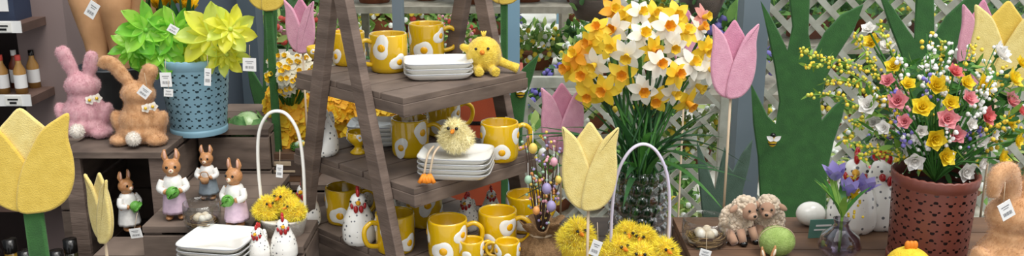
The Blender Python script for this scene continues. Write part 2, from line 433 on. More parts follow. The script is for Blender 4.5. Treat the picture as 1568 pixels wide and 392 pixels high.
placemug(765,243,z2,20); placemug(629,236,z2,-10); placemug(679,205,z2,15); placemug(549,234,z2,0,ecup,'egg_cup')
placemug(606,382,z3,215); placemug(528,338,z3,10); placemug(686,392,z3,5); placemug(762,378,z3,-15); placemug(803,350,z3,20); placemug(650,342,z3,100)
placemug(722,398,z3,10,cups[0]); placemug(777,400,z3,170,cups[1]); 
def plates(px,py,z,n,w,d,rz):
    b=MB()
    def sq(sx,sy,zz,m,rings):
        N=40; vs=[];fs=[]
        for (k,z_) in rings:
            for i in range(N):
                a=2*pi*i/N; c,s_=math.cos(a),math.sin(a); e=.36
                vs.append((math.copysign(abs(c)**e,c)*sx*k,math.copysign(abs(s_)**e,s_)*sy*k,zz+z_))
        for j in range(len(rings)-1):
            for i in range(N): fs.append((j*N+i,j*N+(i+1)%N,(j+1)*N+(i+1)%N,(j+1)*N+i))
        b.add(vs,fs,m)
    for i in range(n):
        zz=i*.0115
        sq(w/2,d/2,zz,whg,[(.01,.0),(.72,0),(.86,.004),(.97,.012),(1,.0155),(.995,.017),(.975,.0165)])
        sq(w/2,d/2,zz,greyrim,[(1.002,.0150),(1.0035,.0160),(.99,.0172),(.985,.0168)])
        sq(w/2,d/2,zz,whg,[(.985,.0168),(.86,.009),(.75,.005),(.01,.004)])
    p=on(px,py,z); b.build('stacked_plates',(p.x,p.y,z),math.radians(rz))
plates(671,117,z1,3,.155,.12,8); plates(699,266,z2,4,.16,.13,-6); plates(576,218,z2,4,.13,.11,0); plates(338,396,.79,4,.15,.14,-10)
def hen_mesh(h=.115):
    b=MB()
    q=MB(); q.lathe([(.001,0),(.030,0),(.036,.01),(.036,.03),(.031,.055),(.022,.075),(.017,.088),(.001,.10)],whg,n=24)
    q.ell((0,-.004,.092),(.018,.02,.018),whg); q.tube([(0,.02,.05),(0,.04,.07),(0,.048,.085)],[.02,.013,.005],whg)
    vs,fs=melt(q,.0032,5); b.add(vs,fs,hen_m)
    for i,(y,z) in enumerate(((-.012,.112),(-.001,.117),(.011,.111))): b.ell((0,y,z),(.0045,.0075,.010),red,n=10,k=7)
    b.ell((0,-.003,.106),(.004,.016,.006),red,n=10,k=6)
    b.lathe([(.006,0),(.004,.006),(.0004,.013)],mat('beak_yellow','#F0B020',rough=.3),TR(0,-.021,.093)@RX(pi/2),n=10)
    for sx in(-1,1):
        b.ell((sx*.0055,-.023,.080),(.005,.004,.0085),red,n=10,k=7); b.ell((sx*.0155,-.014,.095),.0024,dark,n=8,k=6)
        b.ell((sx*.013,-.014,.085),(.004,.007,.007),red,n=8,k=6)
    return b.mesh('hen')
hen=hen_mesh()
def placehen(px,py,z,hpx,rz=0):
    p=on(px,py,z); h=hpx*dep(p)/F/.97; inst(hen,'ceramic_hen_ornament',(p.x,p.y,z),math.radians(rz),h/.125)
placehen(495,236,z2,84,-15); placehen(551,370,z3,88,10); placehen(470,345,z3,75,-15); placehen(590,330,z3,62,5); placehen(716,352,z3,60,-20); placehen(752,335,z3,52,10); placehen(570,312,z3,45,30); placehen(622,318,z3,45,-10)
placehen(398,397,.79,58,-10); placehen(436,394,.79,70,15)
placehen(1302,350,.85,125,-20); placehen(1340,345,.85,118,30)
# ---------------- chicks
def chick(name,loc,r,m,fl,n=2500,L=.01,rz=0,feet=True):
    q=MB(); q.ell((0,0,r*.95),(r,r*.95,r*.92),m); q.ell((0,-r*.25,r*1.75),(r*.62,r*.6,r*.58),m)
    for s in(-1,1): q.ell((s*r*.95,0,r*1.0),(r*.25,r*.5,r*.4),m)
    q.ell((0,r*.95,r*1.15),(r*.25,r*.35,r*.25),m)
    vs,fs=melt(q,r*.12,4); b=MB(); b.add(vs,fs,m); fuzz(b,fl,vs,fs,n,L,L*.05+.0002,.8)
    b.lathe([(r*.18,0),(r*.14,r*.3),(.0005,r*.62)],orange,TR(0,-r*.8,r*1.7)@RX(pi/2),n=8)
    for s in(-1,1):
        b.ell((s*r*.3,-r*.95,r*1.92),r*.13,dark,n=8,k=6)
        if feet:
            for a in(-.5,0,.5): b.tube([(s*r*.35,-r*.6,r*.06),(s*r*.35+math.sin(a)*r*.4,-r*.6-math.cos(a)*r*.45,r*.05)],r*.07,orange,n=6)
    return b.build(name,loc,rz)
def knitchick():
    m=mat('knit_yellow','#E8CB4E','#D2B030',rough=.95,scale=90,bump=.9,bscale=260,sheen=.3)
    q=MB(); q.ell((0,0,.044),(.041,.037,.042),m); q.tube(cr([(.03,0,.03),(.055,-.01,.02),(.078,-.015,.011)],3),[.012,.010,.012],m)
    q.tube(cr([(-.02,-.02,.014),(-.016,-.05,.012)],3),[.010,.012],m); q.tube(cr([(.014,-.02,.014),(.022,-.05,.011)],3),[.010,.012],m)
    q.ell((-.043,0,.06),(.014,.009,.009),m,rot=RY(.5))
    vs,fs=melt(q,.0025,4); b=MB(); b.add(vs,fs,m); fuzz(b,m,vs,fs,2500,.0025,.0003)
    b.lathe([(.006,0),(.004,.005),(.0005,.012)],orange,TR(-.008,-.037,.055)@RX(pi/2),n=10)
    for s in(-1,1): b.ell((-.008+s*.014,-.034,.063),.0034,dark,n=8,k=6)
    for a in(-.5,0,.5): b.tube([(0,0,.083),(math.sin(a)*.012,0,.098)],[.003,.0015],m,n=6)
    p=on(741,112,z1); b.build('plush_chick',(p.x,p.y,z1),.15,1.0)
knitchick()
p=on(699,266,z2)
chick('fluffy_chick_toy',(p.x,p.y,z2+.052),.03,paleyfur,paleyfur,3500,.012,-.2,feet=False)
b=MB()
for i,(dx) in enumerate((-.02,-.008)):
    b.tube(cr([(dx,.03,.03),(dx-.01,0,.02),(dx-.018,-.01,-.02)],4),.0025,stick,n=6)
    for a in(-.5,0,.5): b.tube([(dx-.018,-.01,-.02),(dx-.018+a*.02,-.018,-.036)],.0045,orange,n=6)
b.build('chick_toy_legs',(p.x-.025,p.y-.075,z2+.045))
# left basket with chicks
bc=Vector((-.513,2.035,.81))
b=MB(); b.lathe([(.001,0),(.042,0),(.052,.035),(.055,.04),(.05,.04),(.001,.03)],wick,n=28)
b.tube(cr([(-.047,0,.035),(-.05,0,.15),(-.044,0,.23),(-.024,0,.272),(0,0,.283),(.024,0,.272),(.044,0,.23),(.05,0,.15),(.047,0,.035)],5),.0038,whg,n=8,flat=1.5)
b.build('white_basket',bc)
chick('fluffy_chick_toy',bc+Vector((-.035,-.01,.035)),.023,yfur,yfur2,2600,.012,.6,False)
chick('fluffy_chick_toy',bc+Vector((-.002,.012,.042)),.025,yfur,yfur2,2600,.012,-.3,False)
chick('fluffy_chick_toy',bc+Vector((.028,-.018,.035)),.021,yfur,yfur2,2600,.012,-.8,False)
# ---------------- plush bunnies
def bunny(name,loc,H,m,ears,rz=0,flowers=True):
    q=MB()
    q.ell((0,0,.13),(.27,.22,.14),m); q.ell((0,0,.25),(.25,.2,.2),m); q.ell((0,0,.40),(.17,.15,.14),m)
    q.ell((0,.01,.56),(.19,.17,.145),m); q.ell((0,.16,.53),(.09,.08,.07),m)
    for s in(-1,1): q.ell((s*.24,-.02,.25),(.07,.09,.13),m,rot=RY(s*.3)); q.ell((s*.2,-.1,.06),(.12,.13,.065),m)
    for pts,rad in ears: q.tube(cr(pts,5),rad,m,n=12,flat=.7)
    q.v=[tuple(Vector(v)*H) for v in q.v]
    vs,fs=melt(q,.0038,5); b=MB(); b.add(vs,fs,m); fuzz(b,m,vs,fs,14000,.0045,.0003,.8)
    q=MB(); q.ell((0,-.245*H,.11*H),.07*H,whitefur); vs,fs=melt(q,.003,1); b.add(vs,fs,whitefur); fuzz(b,whitefur,vs,fs,1500,.006,.0004)
    if flowers:
        for (fx,fz) in((.13,.43),(.21,.45)):
            c=Vector((fx*H,-.14*H,fz*H))
            for k in range(5):
                b.petal(whitefur,TR(c)@face((.3,-1,.1),k*2*pi/5),.055*H,.05*H,nu=4,nv=2)
            b.ell(c+Vector((0,-.003,0)),.018*H,yel,n=8,k=6)
    return b.build(name,loc,rz)
p=on(127,212,.95)
bunny('pink_plush_bunny',(p.x,p.y+.03,.951),.23,pinkfur,[([(-.06,.0,.64),(-.11,0,.78),(-.17,0,.93),(-.19,0,.99)],[.05,.08,.085,.045]),([(.08,0,.64),(.11,0,.76),(.14,0,.88),(.15,0,.94)],[.05,.08,.075,.04])])
p=on(214,222,.95)
bunny('peach_plush_bunny',(p.x,p.y+.02,.951),.22,peachfur,[([(-.06,.0,.64),(-.14,0,.76),(-.23,0,.88),(-.31,-.02,.93),(-.37,-.03,.86)],[.05,.08,.085,.075,.045]),([(.08,0,.62),(.12,0,.74),(.17,0,.84),(.19,0,.89)],[.06,.09,.09,.05])])
p=on(1538,448,.85)
bunny('peach_plush_bunny',(p.x,p.y,.851),.265,peachfur,[([(-.06,.0,.64),(-.08,0,.78),(-.14,-.02,.88),(-.23,-.04,.86),(-.25,-.05,.73)],[.06,.085,.09,.08,.05]),([(.06,0,.62),(.1,0,.8),(.1,0,.95)],[.06,.08,.05])],.25)
# ---------------- lace buckets
def bucket(name,loc,r0,r1,h,col,nang,liner):
    m=lacemat('lace_'+name,col,.038,nang,.12); ms=mat('solid_'+name,col,None,rough=.45,scale=8)
    b=MB(); b.lathe([(r0,.012),(r0+(r1-r0)*.5,h*.5),(r1,h-.012)],m,n=64)
    b.lathe([(r0+.002,0),(r0+.003,.01),(r0+.001,.016),(.001,.006)],ms,n=48)
    b.lathe([(r1-.001,h-.022),(r1+.002,h-.014),(r1+.004,h),(r1+.001,h+.003),(r1-.003,h),(r1-.002,h-.02)],ms,n=96,fun=lambda r,z,a:(r,z+(.002*abs(math.sin(a*16)) if z>h-.005 else 0)))
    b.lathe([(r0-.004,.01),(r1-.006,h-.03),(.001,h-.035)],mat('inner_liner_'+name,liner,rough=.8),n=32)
    return b.build(name,loc)
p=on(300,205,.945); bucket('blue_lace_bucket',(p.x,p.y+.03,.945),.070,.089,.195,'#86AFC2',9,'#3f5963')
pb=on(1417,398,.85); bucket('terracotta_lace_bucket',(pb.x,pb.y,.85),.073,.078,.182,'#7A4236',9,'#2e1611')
# ---------------- pinwheels
pwm=[(mat('foil_lime','#BCEF66','#9EE24C',rough=.3,trans=.45),mat('foil_green','#96DD56','#7ACB42',rough=.3,trans=.45)),(mat('foil_yellow','#F8F668','#EEEC46',rough=.3,trans=.45),mat('foil_yellow_lime','#E8F480','#D8E85C',rough=.3,trans=.45))]
b=MB(); base=on(300,205,.945)+Vector((0,.03,.15))
for (px,py,k,rp) in((222,46,0,46),(250,78,0,42),(205,75,0,38),(262,48,0,42),(230,92,0,32),(325,58,1,56),(352,46,1,42),(300,84,1,38),(348,84,1,36)):
    t=2.38+R.uniform(-.06,.06); c=at(px,py,t); d=(CAM-c).normalized()+Vector((R.uniform(-.4,.4),R.uniform(-.2,.1),R.uniform(-.2,.4))); T=TR(c)@face(d,R.uniform(0,6)); Lr=rp*t/F
    for i in range(8):
        a=i*2*pi/8
        b.petal(pwm[k][i%2],T@RZ(a)@RX(.55)@RY(-.1),Lr,Lr*.58,cup=.5,bend=.1,p=1.1,nu=6,nv=4,ruf=.03)
        b.petal(pwm[k][0],T@RZ(a+.3)@TR(0,0,.006)@RX(-.5),Lr*.65,Lr*.36,cup=-.6,bend=.3,p=.7,nu=5,nv=3,ruf=.03)
    b.ell(c+d.normalized()*.01,.006,pwm[k][1],n=10,k=6)
    b.tube([c,c*.4+base*.6,base],.003,grn3,n=5)
b.build('pinwheel_flowers')
# ---------------- kraft bouquets
b=MB()
for (x0_,y0,x1_,y1_,r) in((150,100,140,-20,40),(185,105,180,-20,40),(205,60,240,-30,34)):
    lo=at(x0_,y0,2.65); hi=at(x1_,y1_,2.65); d=hi-lo; L=d.length; rr=r*2.65/F
    ph=R.uniform(0,6)
    b.lathe([(rr*.3,0),(rr*.45,L*.3),(rr*.75,L*.65),(rr,L),(rr*.97,L),(rr*.7,L*.6)],kraft,TR(lo)@face(d),n=26,fun=lambda r_,z,a:(r_*(1+.1*math.sin(3*a+ph)),z+.05*L*math.sin(a*2+ph)*(z/L)))
    for i in range(7):
        e=hi+Vector((R.uniform(-1,1)*rr*.8,R.uniform(-.5,.5)*rr,R.uniform(.0,.03))); b.tube([lo+d*.5,e],.003,grn,n=5)
        b.petal(grn2,TR(e)@face(d+Vector((R.uniform(-.1,.1),0,0)))@RY(-pi/2+.3),.09,.02)
b.build('kraft_wrapped_bouquets')
b=MB(); wp=mat('zinc_bucket','#6e7275','#5b5f62',rough=.4,metal=.6); 
b.lathe([(.001,0),(.08,0),(.1,.2),(.103,.2),(.095,.19),(.001,.15)],wp,n=28); pz=at(172,165,2.68); zz=at(172,215,2.68).z; b.build('zinc_flower_pot',(pz.x,pz.y+.06,zz))
crate('wooden_crate',pz.x-.17,pz.x+.17,2.585,2.82,0,zz-.001)
tulm=mat('tulip_yellow','#F4CF1E','#E8BC10',rough=.5,trans=.2)
def realtulip(b,c,m,r=.02,d=(0,0,1)):
    T=TR(c)@face(d,R.uniform(0,6))
    for i in range(6): b.petal(m,T@RZ(i*pi/3)@TR(r*.15,0,0)@RY(-1.2-(.15 if i%2 else 0)),r*2.3,r*1.5,cup=-.0,bend=-.28,p=.8,nu=6,nv=4)
b=MB()
for i in range(11):
    px=R.uniform(225,305); py=R.uniform(-2,18); c=at(px,py,2.55); realtulip(b,c,tulm,.018,(R.uniform(-.3,.3),-.3,1)); b.tube([c,at(262,95,2.5)],.003,grn,n=5)
for i in range(10): b.petal(grn2,TR(at(R.uniform(215,300),R.uniform(30,60),2.52))@face((R.uniform(-.5,.5),-.2,1))@RY(-pi/2),.1,.022)
b.build('yellow_tulip_bunch')
# ---------------- hydrangeas & white narcissi behind ladder
hyd=mat('golden_petals','#F6BC1C','#E8A20A',rough=.6,trans=.25,scale=60); hyd2=mat('yellow_petals','#FADA3C','#F0C422',rough=.6,trans=.25,scale=60)
def daff(b,c,d,r,pm,tm,roll=None):
    T=TR(c)@face(d,R.uniform(0,6) if roll is None else roll)
    for i in range(6): b.petal(pm,T@RZ(i*pi/3)@RY(.12 if i%2 else -.08),r,r*.62,cup=.15,bend=-.15,p=.85,nu=5,nv=4,ruf=.02)
    n=16; b.lathe([(r*.1,0),(r*.17,r*.15),(r*.2,r*.4),(r*.31,r*.58),(r*.33,r*.59),(r*.19,r*.38),(r*.12,r*.1),(.0003,r*.1)],tm,T,n=n,fun=lambda q,z,a:(q*(1+(.12*math.sin(a*6) if z>r*.5 else 0)),z))
b=MB()
for (cx,cy,rx,ry,n) in((442,175,36,58,260),(560,165,48,44,250),(508,162,44,42,190),(430,215,22,25,60),(560,208,42,26,100)):
    for i in range(n):
        a=R.uniform(0,2*pi); q=math.sqrt(R.random()); px=cx+rx*q*math.cos(a); py=cy+ry*q*math.sin(a); t=2.72-.1*math.sqrt(max(0,1-q*q))+R.uniform(-.01,.01)
        c=at(px,py,t); d=Vector((q*math.cos(a)*.8,-.8,-q*math.sin(a)*.8+.3)); T=TR(c)@face(d,R.uniform(0,6)); m=R.choice([hyd,hyd2])
        for k in range(4): b.petal(m,T@RZ(k*pi/2),.021,.022,cup=.2,bend=R.uniform(-.1,.3),nu=3,nv=2)
for cx,cy in((440,190),(500,170),(555,165)):
    c=at(cx,cy,2.76); b.tube([(c.x,c.y,.81),c],.02,grn2,n=6); b.ell(c,(.05,.04,.06),hyd,n=10,k=6)
b.build('yellow_hydrangea_bouquet')
nw=mat('narcissus_white','#F6F3E4','#EDE8D2',rough=.6,trans=.2); ny=mat('narcissus_yellow','#F3CC2E','#E9BC18',rough=.6)
b=MB()
for i in range(46):
    a=R.uniform(0,2*pi); q=math.sqrt(R.random()); px=445+40*q*math.cos(a); py=113+30*q*math.sin(a)
    c=at(px,py,2.58-.06*(1-q*q)); daff(b,c,Vector((q*math.cos(a)*.6,-1,.4-q*math.sin(a)*.6)),.021,nw,ny); b.tube([c,at(445,180,2.66)],.002,grn,n=4)
b.build('white_narcissus_bouquet')
# ---------------- felt tulips
def felt_tulip(name,cx,top,bot,w,t,m1,m2,stem='stick',zend=.75,yaw=0):
    s=t/F; W=w*s; H=(bot-top)*s/cs; c=at(cx,bot,t); b=MB()
    def o(pts): 
        P=cr([(x,0,z) for x,z in pts],4); return [(v.x*W,v.z*H) for v in P[:-1]]
    mid=[(0,.02),(.2,.08),(.34,.3),(.36,.55),(.27,.78),(.13,.93),(0,1.03),(-.13,.93),(-.27,.78),(-.36,.55),(-.34,.3),(-.2,.08),(0,.02)]
    left=[(.04,.0),(-.2,.03),(-.38,.15),(-.47,.34),(-.485,.55),(-.46,.76),(-.495,.98),(-.36,.93),(-.2,.82),(-.06,.62),(.05,.42),(.12,.2),(.13,.04),(.04,.0)]
    rght=[(-x,z) for x,z in left][::-1]
    b.plate(o(mid),.007,m2,TR(0,.006,0)); b.plate(o(left),.007,m1,TR(0,0,0)); b.plate(o(rght),.007,m1,TR(0,-.006,0))
    L=c.z-zend
    if stem=='stick': b.tube([(0,.002,-L),(0,.002,.01)],.0028,stick,n=8)
    else:
        sw=stem; b.plate([(-sw,-L),(sw,-L),(sw*.9,.01),(-sw*.9,.01)],.012,felt_g,TR(0,.004,0))
    return b.build(name,(c.x,c.y,c.z),yaw)
felt_tulip('yellow_felt_tulip',50,172,326,148,1.75,felt_y2,felt_y,stem=.02,zend=0,yaw=.1)
felt_tulip('yellow_felt_tulip',160,267,372,56,1.85,felt_y,felt_y,zend=0,yaw=-.5)
felt_tulip('pink_felt_tulip',463,2,82,54,2.5,felt_p,felt_p2,zend=.785,yaw=-.3)
felt_tulip('pink_felt_tulip',860,132,233,70,2.35,felt_p,felt_p2,zend=.75,yaw=.3)
felt_tulip('pink_felt_tulip',1119,38,151,72,2.0,felt_p,felt_p2,zend=.85,yaw=.1)
felt_tulip('yellow_felt_tulip',901,192,322,86,1.85,felt_y,felt_y,zend=.75,yaw=0)
felt_tulip('yellow_felt_tulip',411,-75,17,72,2.5,felt_y2,felt_y,stem=.012,zend=.785)
felt_tulip('yellow_felt_tulip',772,-70,7,62,2.8,felt_y2,felt_y,stem=.012,zend=.0)
felt_tulip('pink_felt_tulip',1492,8,132,76,2.25,felt_p,felt_p2,zend=.75,yaw=.2)
felt_tulip('yellow_felt_tulip',1528,10,136,100,2.1,felt_y,felt_y2,zend=.75,yaw=-.1)
felt_tulip('pink_felt_tulip',1050,20,100,50,2.6,felt_p,felt_p2,zend=0,yaw=.2)
# ---------------- felt grass
def grass(name,pts,t,m):
    n=len(pts); cx=sum(p[0] for p in pts)/n; c=at(cx,200,t)
    ol=[]
    for px,py in pts:
        r=ray(px,py); q=CAM+r*((c.y-CAM.y)/r.y); ol.append((q.x-c.x,q.z))
    b=MB(); b.plate(ol,.012,m,ins=.004)
    zm=min(z for x,z in ol); xs=[x for x,z in ol if z<zm+.05]; xm=sum(xs)/len(xs)
    b.box((xm,0,zm/2),(.06,.02,zm),m); b.box((xm,0,.01),(.25,.2,.02),wooddk)
    return b.build(name,(c.x,c.y,0))
g1=[(1175,480),(1168,400),(1166,345),(1163,300),(1160,240),(1153,190),(1150,128),(1162,150),(1176,178),(1188,190),(1193,155),(1186,105),(1176,55),(1165,2),(1180,25),(1196,55),(1206,78),(1213,40),(1208,0),(1205,-60),(1243,-60),(1240,0),(1238,50),(1244,88),(1262,50),(1288,22),(1322,6),(1308,45),(1282,85),(1265,118),(1256,155),(1258,185),(1274,165),(1296,145),(1290,178),(1277,215),(1267,260),(1263,345),(1262,480)]
grass('green_felt_grass',g1,2.95,felt_g)
g2=[(1385,480),(1385,200),(1388,130),(1378,80),(1362,40),(1343,-20),(1370,15),(1390,45),(1400,60),(1402,0),(1398,-60),(1432,-60),(1430,0),(1430,55),(1448,25),(1475,0),(1512,-20),(1495,30),(1465,70),(1447,110),(1440,160),(1440,480)]
grass('green_felt_grass',g2,2.98,felt_g)
g3=[(398,330),(396,240),(392,170),(382,130),(378,92),(390,112),(403,135),(404,60),(402,-60),(426,-60),(424,60),(424,110),(436,85),(442,60),(440,110),(430,160),(424,240),(422,330)]
grass('green_felt_grass',g3,3.0,felt_g)
g4=[(1082,420),(1076,340),(1070,280),(1067,216),(1078,240),(1088,268),(1095,290),(1103,250),(1110,225),(1116,255),(1122,262),(1136,235),(1152,214),(1148,250),(1138,290),(1132,340),(1128,420)]
grass('grey_green_felt_grass',g4,2.92,felt_g2)
g5=[(780,330),(780,200),(778,160),(785,130),(800,105),(826,82),(818,110),(806,150),(800,200),(800,330)]
grass('green_felt_grass',g5,2.95,felt_g)
def bee(px,py,t):
    b=MB(); b.ell((0,0,0),(.014,.009,.019),yel,n=12,k=8)
    for z in(-.008,.002): b.lathe([(.0115,z-.0024),(.0143,z),(.0115,z+.0024)],dark,T=SC(1,.68,1),n=14)
    b.ell((0,-.001,.018),(.009,.008,.008),dark,n=10,k=6)
    for s in(-1,1): b.petal(white,TR(0,-.011,.004)@face((0,-1,0),0)@RZ(pi/2-s*1.0),.026,.016,nu=4,nv=2)
    p=at(px,py,t); b.build('felt_bee',p)
bee(1183,216,2.92); bee(1265,93,2.90); bee(1456,55,2.93); bee(797,141,2.91)
# ---------------- daffodil bouquet in bubble vase
dw=mat('daffodil_white','#F9F6EC','#F2ECDA',rough=.55,trans=.25); dy=mat('daffodil_yellow','#FBDC44','#F6CC26',rough=.55,trans=.25); do=mat('daffodil_orange','#F9BA30','#F2A820',rough=.55,trans=.25); dpk=mat('daffodil_pink','#EFA9A0',rough=.55,trans=.2)
vb=on(975,368,.75); VT=dep(vb)
b=MB()
heads=[(957,28,'Y'),(942,44,'W'),(1000,22,'Y'),(1022,42,'W'),(985,54,'W'),(905,66,'Y'),(882,84,'O'),(893,116,'Y'),(912,98,'W'),(926,138,'Y'),(872,104,'Y'),(960,84,'W'),(952,115,'Y'),(985,138,'W'),(1008,98,'W'),(1032,72,'W'),(1050,50,'Y'),(1070,44,'W'),(1080,76,'Y'),(1058,98,'W'),(1036,114,'Y'),(1030,142,'W'),(1066,130,'W'),(1086,106,'W'),(1092,82,'Y'),(936,72,'Y'),(1000,76,'Y'),(980,20,'W'),(940,16,'O'),(1004,152,'Y'),(1052,156,'Y'),(1076,26,'P'),(1035,24,'Y'),(900,146,'Y'),(915,44,'Y')]
vtop=Vector((vb.x,vb.y,.93)); vbase=Vector((vb.x,vb.y,.77))
for px,py,k in heads:
    q=min(1,math.hypot((px-982)/118,(py-92)/80)); t=VT-.02-.13*(1-q*q)+R.uniform(-.03,.03); c=at(px,py,t)
    d=Vector(((px-982)/118*.7,-1,.15-(py-100)/80*.4))+Vector((R.uniform(-.4,.4),R.uniform(-.1,.3),R.uniform(-.5,.3)))
    pm,tm={'W':(dw,R.choice([dy,dy,do])),'Y':(dy,R.choice([do,dy])),'O':(do,dy),'P':(dpk,dy)}[k]
    daff(b,c,d,R.uniform(.034,.041),pm,tm)
    dn=d.normalized(); mid=vtop+(c-vtop)*.6+Vector((0,.02,.03))
    b.tube(cr([c-dn*.005,c-dn*.03+Vector((0,0,.004)),mid,vtop+Vector((R.uniform(-.04,.04),R.uniform(-.04,.04),0)),vbase+Vector((R.uniform(-.04,.04),R.uniform(-.04,.04),0))],4),.0032,R.choice([grn2,grn]),n=5)
for i in range(40):
    a=R.uniform(0,2*pi); L=R.uniform(.12,.27); up=R.uniform(.35,1.25)
    T=TR(vtop+Vector((math.cos(a)*.035,math.sin(a)*.035,-.01+R.uniform(-.02,.06))))@RZ(a)@RY(-up)
    b.petal(R.choice([grn,grn2,grn2]),T,L,.016,cup=.5,bend=-R.uniform(.3,.9),p=.7,nu=8,nv=2)
b.build('daffodil_bouquet')
b=MB(); rows=60; H=.182; prof=[(.062,H*j/rows) for j in range(rows+1)]
bub=glassmat('bubble_glass','#E2E6EC',.48,.04)
def bf(r,z,a):
    row=z/.026; ro=int(row); u=(a/(2*pi)*14+(.5 if ro%2 else 0))%1-.5; v=row-ro-.5
    d=math.sqrt(max(0,.23-u*u-v*v)); return (r+.018*d,z)
b.lathe(prof,bub,n=168,fun=bf); b.lathe([(.001,.004),(.06,.004),(.062,0),(.001,0)],bub,n=40); b.lathe([(.062,H),(.066,H+.002),(.064,H+.003),(.058,H)],bub,n=48)
b.build('bubble_glass_vase',(vb.x,vb.y,.75))
# basket w/ arch handle and chicks (front)
b=MB(); lav=mat('lilac_white_handle','#DDD6E6','#CFC6DC',rough=.5)
pc=Vector(((978-784)/F*1.95,0,.75)); pc.y=(1.95-.259*.78)/.966
b.lathe([(.001,0),(.07,0),(.08,.07),(.083,.075),(.078,.075),(.001,.065)],wick,n=36)
hh=(at(978,206,1.95).z-.75)
b.tube(cr([(-.056,0,.06),(-.058,0,hh*.55),(-.05,0,hh*.80),(-.028,0,hh*.95),(0,0,hh),(.028,0,hh*.95),(.05,0,hh*.80),(.058,0,hh*.55),(.056,0,.06)],6),.0032,lav,n=8,flat=1.6)
b.build('easter_basket',pc)
for i,(dx,dy_,dz,r,rz) in enumerate(((-.045,.0,.075,.027,.5),(.0,-.03,.07,.028,-.2),(.045,-.01,.075,.026,.4),(.015,.04,.082,.026,-.5),(-.02,.045,.085,.028,0))):
    chick('fluffy_chick_toy',pc+Vector((dx,dy_,dz)),r,yfur,yfur2,3000,.015,rz,feet=False)
b=MB(); b.lathe([(.001,0),(.026,0),(.031,.105),(.032,.11),(.028,.11),(.001,.095)],mat('yellow_pot','#E9C83A','#DDB828',rough=.7),n=24); p=pc+Vector((-.125,.03,0)); b.build('small_flower_pot',p)
chick('fluffy_chick_toy',p+Vector((0,0,.095)),.028,yfur,yfur2,3600,.018,.3,feet=False)
# ---------------- easter egg twig tree in burlap
pt=on(828,402,.75); b=MB(); twig=mat('twig_brown','#4E3A30',rough=.8)
past=[mat('pastel_'+n,c,rough=.5) for n,c in(('pink','#E5A8B8'),('lilac','#A59AC8'),('yellow','#EBCB62'),('mint','#A8CBB0'),('orange','#E8A15C'))]
for i in range(16):
    a=R.uniform(0,6.28); e=Vector((math.cos(a)*R.uniform(.01,.05),math.sin(a)*.04,R.uniform(.18,.31)))
    pts=cr([(0,0,.05),e*.5+Vector((R.uniform(-.01,.01),0,0)),e],4); b.tube(pts,[.0022,.001],twig,n=5)
    for k in range(7):
        q=pts[R.randint(3,len(pts)-1)]+Vector((R.uniform(-.01,.01),R.uniform(-.01,.01),R.uniform(-.01,.01))); b.ell(q,.0035,R.choice(past),n=8,k=5)
for (dx,dz,k,s) in((-.02,.27,2,.012),(.01,.18,1,.013),(.02,.14,1,.013),(-.03,.2,3,.01),(.025,.24,0,.01),(-.012,.13,4,.01),(.035,.2,2,.009)):
    b.ell((dx,-.045,dz),(s*.8,s*.8,s),past[k],n=14,k=9); b.tube([(dx,-.045,dz+s),(dx,-.02,dz+s+.02)],.0006,white,n=4)
b.build('easter_egg_twig_tree',(pt.x,pt.y,.76))
b=MB(); burl=mat('burlap','#9C7A55','#7E6040',rough=.95,scale=150,bump=1,bscale=400)
b.lathe([(.001,0),(.045,0),(.05,.02),(.042,.05),(.022,.07),(.035,.085),(.048,.1),(.045,.1),(.02,.075),(.001,.07)],burl,n=60,fun=lambda r,z,a:(r*(1+.13*math.sin(a*7+z*60)+.05*math.sin(a*13)),z+(.008*math.sin(a*5) if z>.08 else 0)))
b.tube([(.024*math.cos(a),.024*math.sin(a),.07) for a in [i*pi/8 for i in range(17)]],.003,stick,n=6)
b.build('burlap_wrapped_pot',(pt.x,pt.y,.75))
